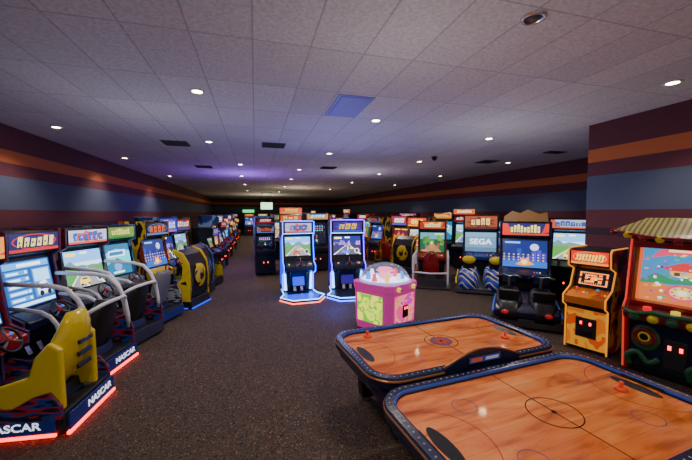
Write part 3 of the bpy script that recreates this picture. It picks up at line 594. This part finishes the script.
# ------------------------------------------------------------------ pagoda redemption game
def redemption(loc,rz):
    e=thing('ticket_redemption_game',loc,rz,'large prize ticket game with pagoda roof and bright playfield','ticket game')
    w=1.2;hw=w/2
    MB().prism([(-.4,.03),(-.42,.95),(-.2,1.0),(-.02,2.0),(.42,2.0),(.42,.03)],-hw+.04,hw-.04,BLK,bev=.01).out('body',e)
    for s in (-1,1):
        MB().prism([(-.44,.03),(-.5,1.0),(-.42,1.1),(-.28,2.05),(.43,2.05),(.43,.03)],s*(hw-.04)-.045,s*(hw-.04)+.045,RED,bev=.015).out('side_panel',e)
        MB().tube([(s*(hw-.1),-.41,1.08),(s*(hw-.1),-.27,1.93)],.02,ORG,seg=8).out('orange_frame_post',e)
        MB().tube([(s*(hw-.02),-.455,.05),(s*(hw-.02),-.515,1.0),(s*(hw-.02),-.435,1.1),(s*(hw-.02),-.295,2.0)],.014,mat('glowing_red_edge',(.9,.05,.03),.3,e=.8,ec=(1,.05,.02)),seg=6).out('edge_molding',e)
    MB().box((0,-.24,1.93),(w-.1,.2,.1),RED,bev=.01).out('upper_window_frame',e); MB().box((0,-.35,1.06),(w-.1,.18,.06),RED,bev=.01).out('lower_window_frame',e)
    b=MB(); draw_screen(b,(-hw+.08,-.23,1.08),(w-.16,0,0),(0,.155,.84),'beach',5,1.5); b.out('playfield',e)
    b=MB(); b.prism([(-.62,.84),(-.66,.95),(-.38,1.05),(-.38,.84)],-hw+.05,hw-.05,DRD,bev=.03,seg=3); b.out('control_shelf',e)
    b=MB(); b.tube([(-hw+.05,-.6,.98),(-.4,-.68,.95),(-.2,-.64,.99),(0,-.7,1.0),(.2,-.64,.99),(.4,-.68,.95),(hw-.05,-.6,.98)],.03,DGN,sub=5)
    for x in (-.4,-.2,0,.2,.4): b.ell((x,-.65,.9),(.07,.05,.06),[DGN,YEL,DGN,YEL,DGN][int((x+.41)*5)],u=14,v=8)
    b.out('sculpted_shelf_trim',e)
    for x in (-.3,0,.3): MB().cyl((x,-.52,.97),(x,-.525,1.04),.05,[BTR,BTY,BTB][int(x*3.34)+1]).out('push_button',e)
    MB().box((0,-.415,.48),(w-.14,.03,.72),NVY,bev=.01).out('lower_front',e)
    for x in (-.33,.33):
        b=MB(); b.ell((x,-.44,.56),(.17,.05,.2),DGN); b.torus((x,-.47,.58),.11,.03,DRD,rot=(90,0,0)); b.torus((x,-.49,.58),.06,.015,YEL,rot=(90,0,0)); b.cyl((x,-.46,.58),(x,-.5,.58),.05,BLK); b.out('speaker_ring',e)
        b=MB(); b.tube([(x-.16,-.46,.12),(x-.18,-.5,.26),(x-.06,-.5,.34),(x+.06,-.5,.22),(x+.17,-.48,.3)],.04,DGN,sub=5); b.out('carved_scroll',e)
    b=MB(); b.box((0,-.44,.4),(.24,.03,.42),DRK,bev=.01)
    for x in (-.06,.06): b.box((x,-.46,.5),(.035,.015,.06),LEDR)
    b.out('ticket_door',e)
    tl=bpy.data.materials.new('glazed_roof_tiles'); tl.use_nodes=True; nt=tl.node_tree; bb=nt.nodes['Principled BSDF']
    tc=nt.nodes.new('ShaderNodeTexCoord'); wv=nt.nodes.new('ShaderNodeTexWave'); wv.inputs['Scale'].default_value=5; nt.links.new(tc.outputs['Object'],wv.inputs[0])
    r=ramp(nt,[(0,(.09,.06,.03)),(.45,(.3,.2,.09)),(.8,(.3,.36,.1))],'LINEAR'); nt.links.new(wv.outputs['Fac'],r.inputs[0]); nt.links.new(r.outputs[0],bb.inputs['Base Color']); bb.inputs['Roughness'].default_value=.35
    b=MB(); rings=[]
    for k in range(8):
        f=k/7; ex=(.15*(1-f)**1.8); z=2.04+.28*f**.8
        X=hw+ex-.12*f; Y0=-.34-ex*.9+.24*f; Y1=.44-.1*f; bow=.1
        rings.append([(-X,Y0,z+.09*(1-f))]+[(X*q,Y0-bow*(1-q*q),z+.09*(1-f)*q*q) for q in (-.75,-.5,-.25,0,.25,.5,.75)]+[(X,Y0,z+.09*(1-f)),(X,Y1,z),(-X,Y1,z)])
    b.loft(rings,tl); b.out('roof',e)
    x=hw+.15; b=MB(); pts=[(x*q,-.475-.1*(1-q*q),2.04+.09*q*q) for q in [i/8-1 for i in range(17)]]; b.tube(pts,.022,DRD)
    for i,p in enumerate(pts[::2]): b.ell((p[0],p[1]-.005,p[2]-.02),(.055,.02,.05),YEL if i%2 else RED,u=12,v=8)
    b.out('scalloped_eave',e)
    b=MB(); b.ell((.28,-.1,2.36),(.16,.12,.1),mat('mauve_ornament',(.3,.2,.28),.4)); b.lathe([(.05,2.4),(.09,2.46),(.1,2.54),(.05,2.6),(.001,2.62)],(.28,-.1,0),GRN); b.ell((.12,-.1,2.34),(.1,.08,.06),GRN); b.out('roof_ornament',e)
redemption((6.04,3.24,0),-74)
# ------------------------------------------------------------------ dome machine
def dome(loc,rz):
    e=thing('bubble_dome_game',loc,rz,'boxy pink kids arcade game with bright clear dome top','dome arcade game')
    def oc(r,z,c=.22):
        k=r*(1-c); return [(-r,-k,z),(-k,-r,z),(k,-r,z),(r,-k,z),(r,k,z),(k,r,z),(-k,r,z),(-r,k,z)]
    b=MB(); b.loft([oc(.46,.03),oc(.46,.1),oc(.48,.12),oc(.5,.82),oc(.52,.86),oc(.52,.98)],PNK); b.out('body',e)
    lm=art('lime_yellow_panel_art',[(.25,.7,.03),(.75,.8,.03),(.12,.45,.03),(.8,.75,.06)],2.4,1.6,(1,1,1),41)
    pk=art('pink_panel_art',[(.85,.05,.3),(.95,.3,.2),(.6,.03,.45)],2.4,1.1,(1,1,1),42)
    for a,m in ((0,pk),(90,pk),(180,lm),(270,lm)):
        M=Matrix.Rotation(R(a),4,'Z'); q=MB()
        q.prism([(-.31,.2),(.31,.2),(.33,.76),(-.33,.76)],-.512,-.48,m,'Y',bev=.006,M=M); q.out('side_graphic_panel',e)
    b=MB(); b.box((0,-.515,.43),(.18,.03,.24),BLK,bev=.01); b.box((-.04,-.535,.5),(.03,.01,.05),LEDR); b.box((.04,-.535,.5),(.03,.01,.05),LEDR); b.out('coin_door',e)
    MB().lathe([(.001,.98),(.49,.98),(.49,1.0),(.001,1.01)],(0,0,0),mat('lit_blue_white_field',(.6,.8,.95),.3,e=3.2,ec=(.4,.65,.95)),32).out('playfield',e)
    for k in range(8):
        a=k*math.pi/4; MB().cyl((.34*math.cos(a),.34*math.sin(a),1.01),(.34*math.cos(a),.34*math.sin(a),1.16),.06,E([(.85,.03,.1),(.95,.6,.03),(.9,.9,.95),(.05,.25,.9)][k%4],1.8),r1=.03,seg=12).out('play_piece',e)
    b=MB(); b.lathe([(.1,1.01),(.15,1.08),(.1,1.14),(.18,1.18),(.14,1.23),(.001,1.26)],(0,0,0),E((.95,.2,.4),2)); b.out('centre_figure',e)
    b=MB(); b.torus((0,0,1.0),.51,.03,mat('violet_ring',(.5,.45,.9),.3,e=.9)); b.out('dome_ring',e)
    gl=mat('clear_acrylic',(1,1,1),.02,trans=1); pb=gl.node_tree.nodes['Principled BSDF']; pb.inputs['IOR'].default_value=1.03
    pb.inputs['Emission Color'].default_value=(.5,.65,1,1); pb.inputs['Emission Strength'].default_value=.06; pb.inputs['Coat Weight'].default_value=.6  # faint blue glow put into the clear acrylic itself
    b=MB(); b.lathe([(.51*math.cos(R(a)),1.0+.36*math.sin(R(a))) for a in range(0,90,8)]+[(.001,1.36)],(0,0,0),gl,36); b.out('clear_dome',e)
    for s in (-1,1):
        b=MB(); b.ell((s*.25,-.54,.9),(.05,.05,.05),BTY); b.cyl((s*.25,-.52,.9),(s*.25,-.6,.9),.02,CHR); b.out('control_knob',e)
    l=bpy.data.lights.new('dome_lamp','POINT'); l.energy=10; l.color=(.8,.9,1); l.shadow_soft_size=0
    o=bpy.data.objects.new('dome_lamp',l); COL.objects.link(o); o.parent=e; o.location=(.2,.15,1.25)
dome((2.62,6.42,0),30)
# ------------------------------------------------------------------ air hockey
def rr(L,W,r,z,n=8):
    P=[]
    for cx,cy,a0 in ((L/2-r,W/2-r,0),(-L/2+r,W/2-r,90),(-L/2+r,-W/2+r,180),(L/2-r,-W/2+r,270)):
        for k in range(n+1):
            a=R(a0+90*k/n); P.append((cx+r*math.cos(a),cy+r*math.sin(a),z))
    return P
def wood():
    m=bpy.data.materials.new('glossy_orange_wood_print'); m.use_nodes=True; nt=m.node_tree; b=nt.nodes['Principled BSDF']
    tc=nt.nodes.new('ShaderNodeTexCoord')
    br=nt.nodes.new('ShaderNodeTexBrick'); br.inputs['Scale'].default_value=1; br.inputs['Brick Width'].default_value=1.3; br.inputs['Row Height'].default_value=.14; br.inputs['Mortar Size'].default_value=.0015
    br.inputs['Color1'].default_value=(1,.30,.07,1); br.inputs['Color2'].default_value=(.82,.2,.04,1); br.inputs['Mortar'].default_value=(.5,.12,.03,1)
    nt.links.new(tc.outputs['Object'],br.inputs['Vector'])
    mp=nt.nodes.new('ShaderNodeMapping'); mp.inputs['Scale'].default_value=(1.0,4.5,1); nt.links.new(tc.outputs['Object'],mp.inputs[0])
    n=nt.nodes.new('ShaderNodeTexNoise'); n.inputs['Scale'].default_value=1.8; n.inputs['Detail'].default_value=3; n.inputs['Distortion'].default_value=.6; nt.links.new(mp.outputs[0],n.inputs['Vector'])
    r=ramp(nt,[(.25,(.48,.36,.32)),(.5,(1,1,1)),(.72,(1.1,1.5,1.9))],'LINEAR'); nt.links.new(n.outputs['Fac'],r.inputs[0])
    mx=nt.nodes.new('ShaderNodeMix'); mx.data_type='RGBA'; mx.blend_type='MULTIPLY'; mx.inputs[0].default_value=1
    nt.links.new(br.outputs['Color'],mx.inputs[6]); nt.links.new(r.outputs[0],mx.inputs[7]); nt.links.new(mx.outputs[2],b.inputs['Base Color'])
    b.inputs['Roughness'].default_value=.07; b.inputs['IOR'].default_value=1.75; return m
WOOD=wood()
def ring2d(b,c,ra,rb,z,m,a0=0,a1=360,n=48):
    lo=[];hi=[]
    for k in range(n+1):
        a=R(a0+(a1-a0)*k/n); lo.append((c[0]+ra*math.cos(a),c[1]+ra*math.sin(a),z)); hi.append((c[0]+rb*math.cos(a),c[1]+rb*math.sin(a),z))
    b.loft([lo,hi],m,cap=False,closed=False)
def hockey(loc,rz,label,arch=False,L=2.5,W=1.42):
    e=thing('air_hockey_table',loc,rz,label,'air hockey table')
    MB().loft([rr(L-.2,W-.2,.22,.74),rr(L-.2,W-.2,.22,.782)],WOOD).out('playfield',e)
    RL=mat('navy_rail_plastic',(.012,.018,.06),.25)
    b=MB(); b.loft([rr(L,W,.3,.72),rr(L,W,.3,.80),rr(L-.02,W-.02,.29,.82),rr(L-.15,W-.15,.23,.825),rr(L-.17,W-.17,.22,.82),rr(L-.19,W-.19,.22,.78)],RL,cap=False); b.out('rail',e)
    b=MB(); b.loft([rr(L+.006,W+.006,.3,.775),rr(L+.012,W+.012,.3,.78),rr(L+.012,W+.012,.3,.79),rr(L,W,.3,.8)],COPP,cap=False); b.out('copper_edging',e)
    b=MB(); b.loft([rr(L-.165,W-.165,.225,.824),rr(L-.185,W-.185,.22,.815),rr(L-.192,W-.192,.22,.80)],mat('bright_blue_inner_lip',(.04,.1,.5),.25),cap=False); b.out('inner_lip',e)
    b=MB(); P=rr(L-.085,W-.085,.26,.828,n=10)
    pts=[Vector(p) for p in P]+[Vector(P[0])]; acc=0; step=.065; DOT=mat('pale_dot_print',(.3,.3,.42),.3)
    for a,c in zip(pts[:-1],pts[1:]):
        d=(c-a).length; t=step-acc
        while t<d:
            p=a.lerp(c,t/d); b.cyl((p.x,p.y,.82),(p.x,p.y,.826),.009,DOT,seg=8); t+=step
        acc=(d-(t-step))
    o=b.out('rail_dots',e); o['kind']='stuff'
    ap=art('apron_graphic',[(.005,.008,.04),(.015,.025,.12),(.12,.02,.015),(.005,.005,.03)],3,.04,(3,3,1),51)
    b=MB(); b.loft([rr(L-.04,W-.04,.28,.73),rr(L-.12,W-.12,.25,.6),rr(L-.4,W-.3,.22,.42)],ap); b.out('apron',e)
    for sx in (-1,1):
        for sy in (-1,1):
            b=MB(); b.prism([(sx*.95,.5),(sx*.7,.5),(sx*.76,.04),(sx*.92,.04)],sy*.42-.07,sy*.42+.07,BLK,'Y',bev=.012); b.cyl((sx*.84,sy*.42,0),(sx*.84,sy*.42,.045),.05,GRY); b.out('leg',e)
    b=MB(); z=.7845; BK=mat('black_line_print',(.015,.01,.01),.2); RD=mat('red_line_print',(.55,.03,.02),.2); BL=mat('blue_line_print',(.05,.08,.3),.2)
    ring2d(b,(0,0),.2,.208,z,BK)
    b.box((0,0,z),(.006,W-.22,.0008),BK)
    for s in (-1,1):
        ring2d(b,(s*1.15,0),.42,.427,z,RD,90 if s>0 else -90,270 if s>0 else 90)
        for t_ in (-1,1): ring2d(b,(s*.62,t_*.33),.1,.105,z,BL)
    b.out('court_markings',e)
    b=MB(); ring2d(b,(0,0),.0,.02,z+.0012,BK,n=16)
    if arch:
        ring2d(b,(0,0),.0,.14,z+.0004,mat('faded_blue_emblem',(.16,.1,.2),.15),n=32)
        b.prism([((.14 if k%2==0 else .065)*math.cos(k*math.pi/8),(.14 if k%2==0 else .065)*math.sin(k*math.pi/8)) for k in range(16)],z+.0005,z+.001,mat('faded_red_emblem',(.6,.08,.04),.15),'Z')
    b.out('centre_emblem',e)
    for s in (-1,1):
        MB().prism([(s*(L/2-.2)+.06*math.cos(2*math.pi*k/24),.21*math.sin(2*math.pi*k/24)) for k in range(24)],z,z+.002,BLK,'Z').out('goal_inlay',e)
        MB().box((s*(L/2-.098),0,.80),(.006,.34,.03),BLK).out('goal_slot',e)
    if arch:
        b=MB(); n=20
        top=[(-.5+1.0*k/n,.83+.13*math.sin(math.pi*k/n)) for k in range(n+1)]
        b.prism([(-.5,.70)]+top+[(.5,.70)],-W/2-.012,-W/2+.03,RL,'Y'); b.out('score_panel',e)
        b=MB(); b.box((0,-W/2-.016,.87),(.44,.012,.075),BLK,bev=.004); P=Pic(b,(-.21,-W/2-.0235,.838),(.42,0,0),(0,0,.064))
        P.r(0,0,1,1,(.03,.04,.2),.5); P.r(.05,.2,.4,.8,(.5,.08,.03),.5,.03); P.r(.5,.25,.92,.75,(.4,.4,.5),.5,.03); b.out('score_display',e)
        b=MB(); b.tube([(-.5+1.0*k/n,-W/2+.01,.835+.13*math.sin(math.pi*k/n)) for k in range(n+1)],.012,COPP,seg=6); b.out('score_panel_trim',e)
    return e
hockey((2.24,3.62,0),6,'air hockey table with orange wood-print top beside the dome game',True)
hockey((2.32,2.06,0),6,'air hockey table with orange wood-print top and dotted navy rail',L=2.55,W=1.5)
MAL=mat('orange_red_plastic',(.85,.07,.02),.35,e=.12)
def mallet(x,y,z=.785):
    e=thing('air_hockey_mallet',(x,y,z),0,'orange-red plastic mallet resting on the air hockey table','mallet','air hockey mallets')
    MB().lathe([(.001,0),(.05,0),(.052,.012),(.048,.025),(.02,.028)],(0,0,0),MAL,28).out('mallet_base',e)
    MB().lathe([(.016,.02),(.014,.05),(.02,.065),(.016,.078),(.001,.08)],(0,0,0),MAL,20).out('knob',e)
mallet(1.39,4.0); mallet(3.2,2.16); mallet(3.1,3.5)
e=thing('hanging_sign',(1.0,30,3.0),0,'green-white lit sign box hanging from the ceiling','sign')
MB().box((0,0,0),(1.0,.15,.6),mat('pale_green_sign_face',(.5,.8,.55),.4,e=2.5,ec=(.45,.95,.5)),bev=.02).out('sign_face',e)
b=MB(); b.box((0,0,1.15),(.9,.03,.03),GRY); b.cyl((-.4,0,.3),(-.4,0,1.2),.015,GRY); b.cyl((.4,0,.3),(.4,0,1.2),.015,GRY); b.out('hanger',e)
e=thing('neon_wall_sign',(-.8,YE-.06,2.6),0,'green neon wall panel at the end of the hall','sign')
MB().box((0,0,0),(1.4,.1,.35),mat('green_neon',(.05,.6,.15),.4,e=2,ec=(.05,.8,.2)),bev=.02).out('neon_panel',e)
# ------------------------------------------------------------------ lights
def pt(x,y,z,en,c,r=0.0):  # unseen point lights added to brighten and tint the hall, without fixtures
    l=bpy.data.lights.new('added_glow_light','POINT'); l.energy=en; l.color=c; l.shadow_soft_size=r
    o=bpy.data.objects.new('added_glow_light',l); COL.objects.link(o); o.location=(x,y,z)
pt(-.5,16,2.7,160,(.35,.12,1)); pt(1.9,7.9,.4,22,(.02,.08,1)); pt(1.7,6.6,3.1,9,(.2,.25,1)); pt(2,8.3,2.6,24,(.45,.4,1)); pt(-1.8,6.5,2.4,24,(.85,.8,1)); pt(5.0,6.0,2.5,30,(.97,.93,1)); pt(3,24,2.7,90,(1,.72,.5)); pt(4.5,14,2.7,50,(.85,.75,1)); pt(1,34,2.7,180,(1,.75,.5)); pt(1.5,3.2,2.7,18,(1,.98,.96))
w=bpy.data.worlds.new('World'); scene.world=w; w.use_nodes=True
w.node_tree.nodes['Background'].inputs[0].default_value=(.465,.455,.475,1); w.node_tree.nodes['Background'].inputs[1].default_value=.72
# ------------------------------------------------------------------ camera
cd=bpy.data.cameras.new('camera'); cd.sensor_width=36; cd.lens=330/692*36; cd.clip_end=200; cd.clip_start=.05
co=bpy.data.objects.new('camera',cd); COL.objects.link(co); co.location=(0,0,2.4)
co.rotation_euler=(R(90-3),0,R(-15.4)); scene.camera=co
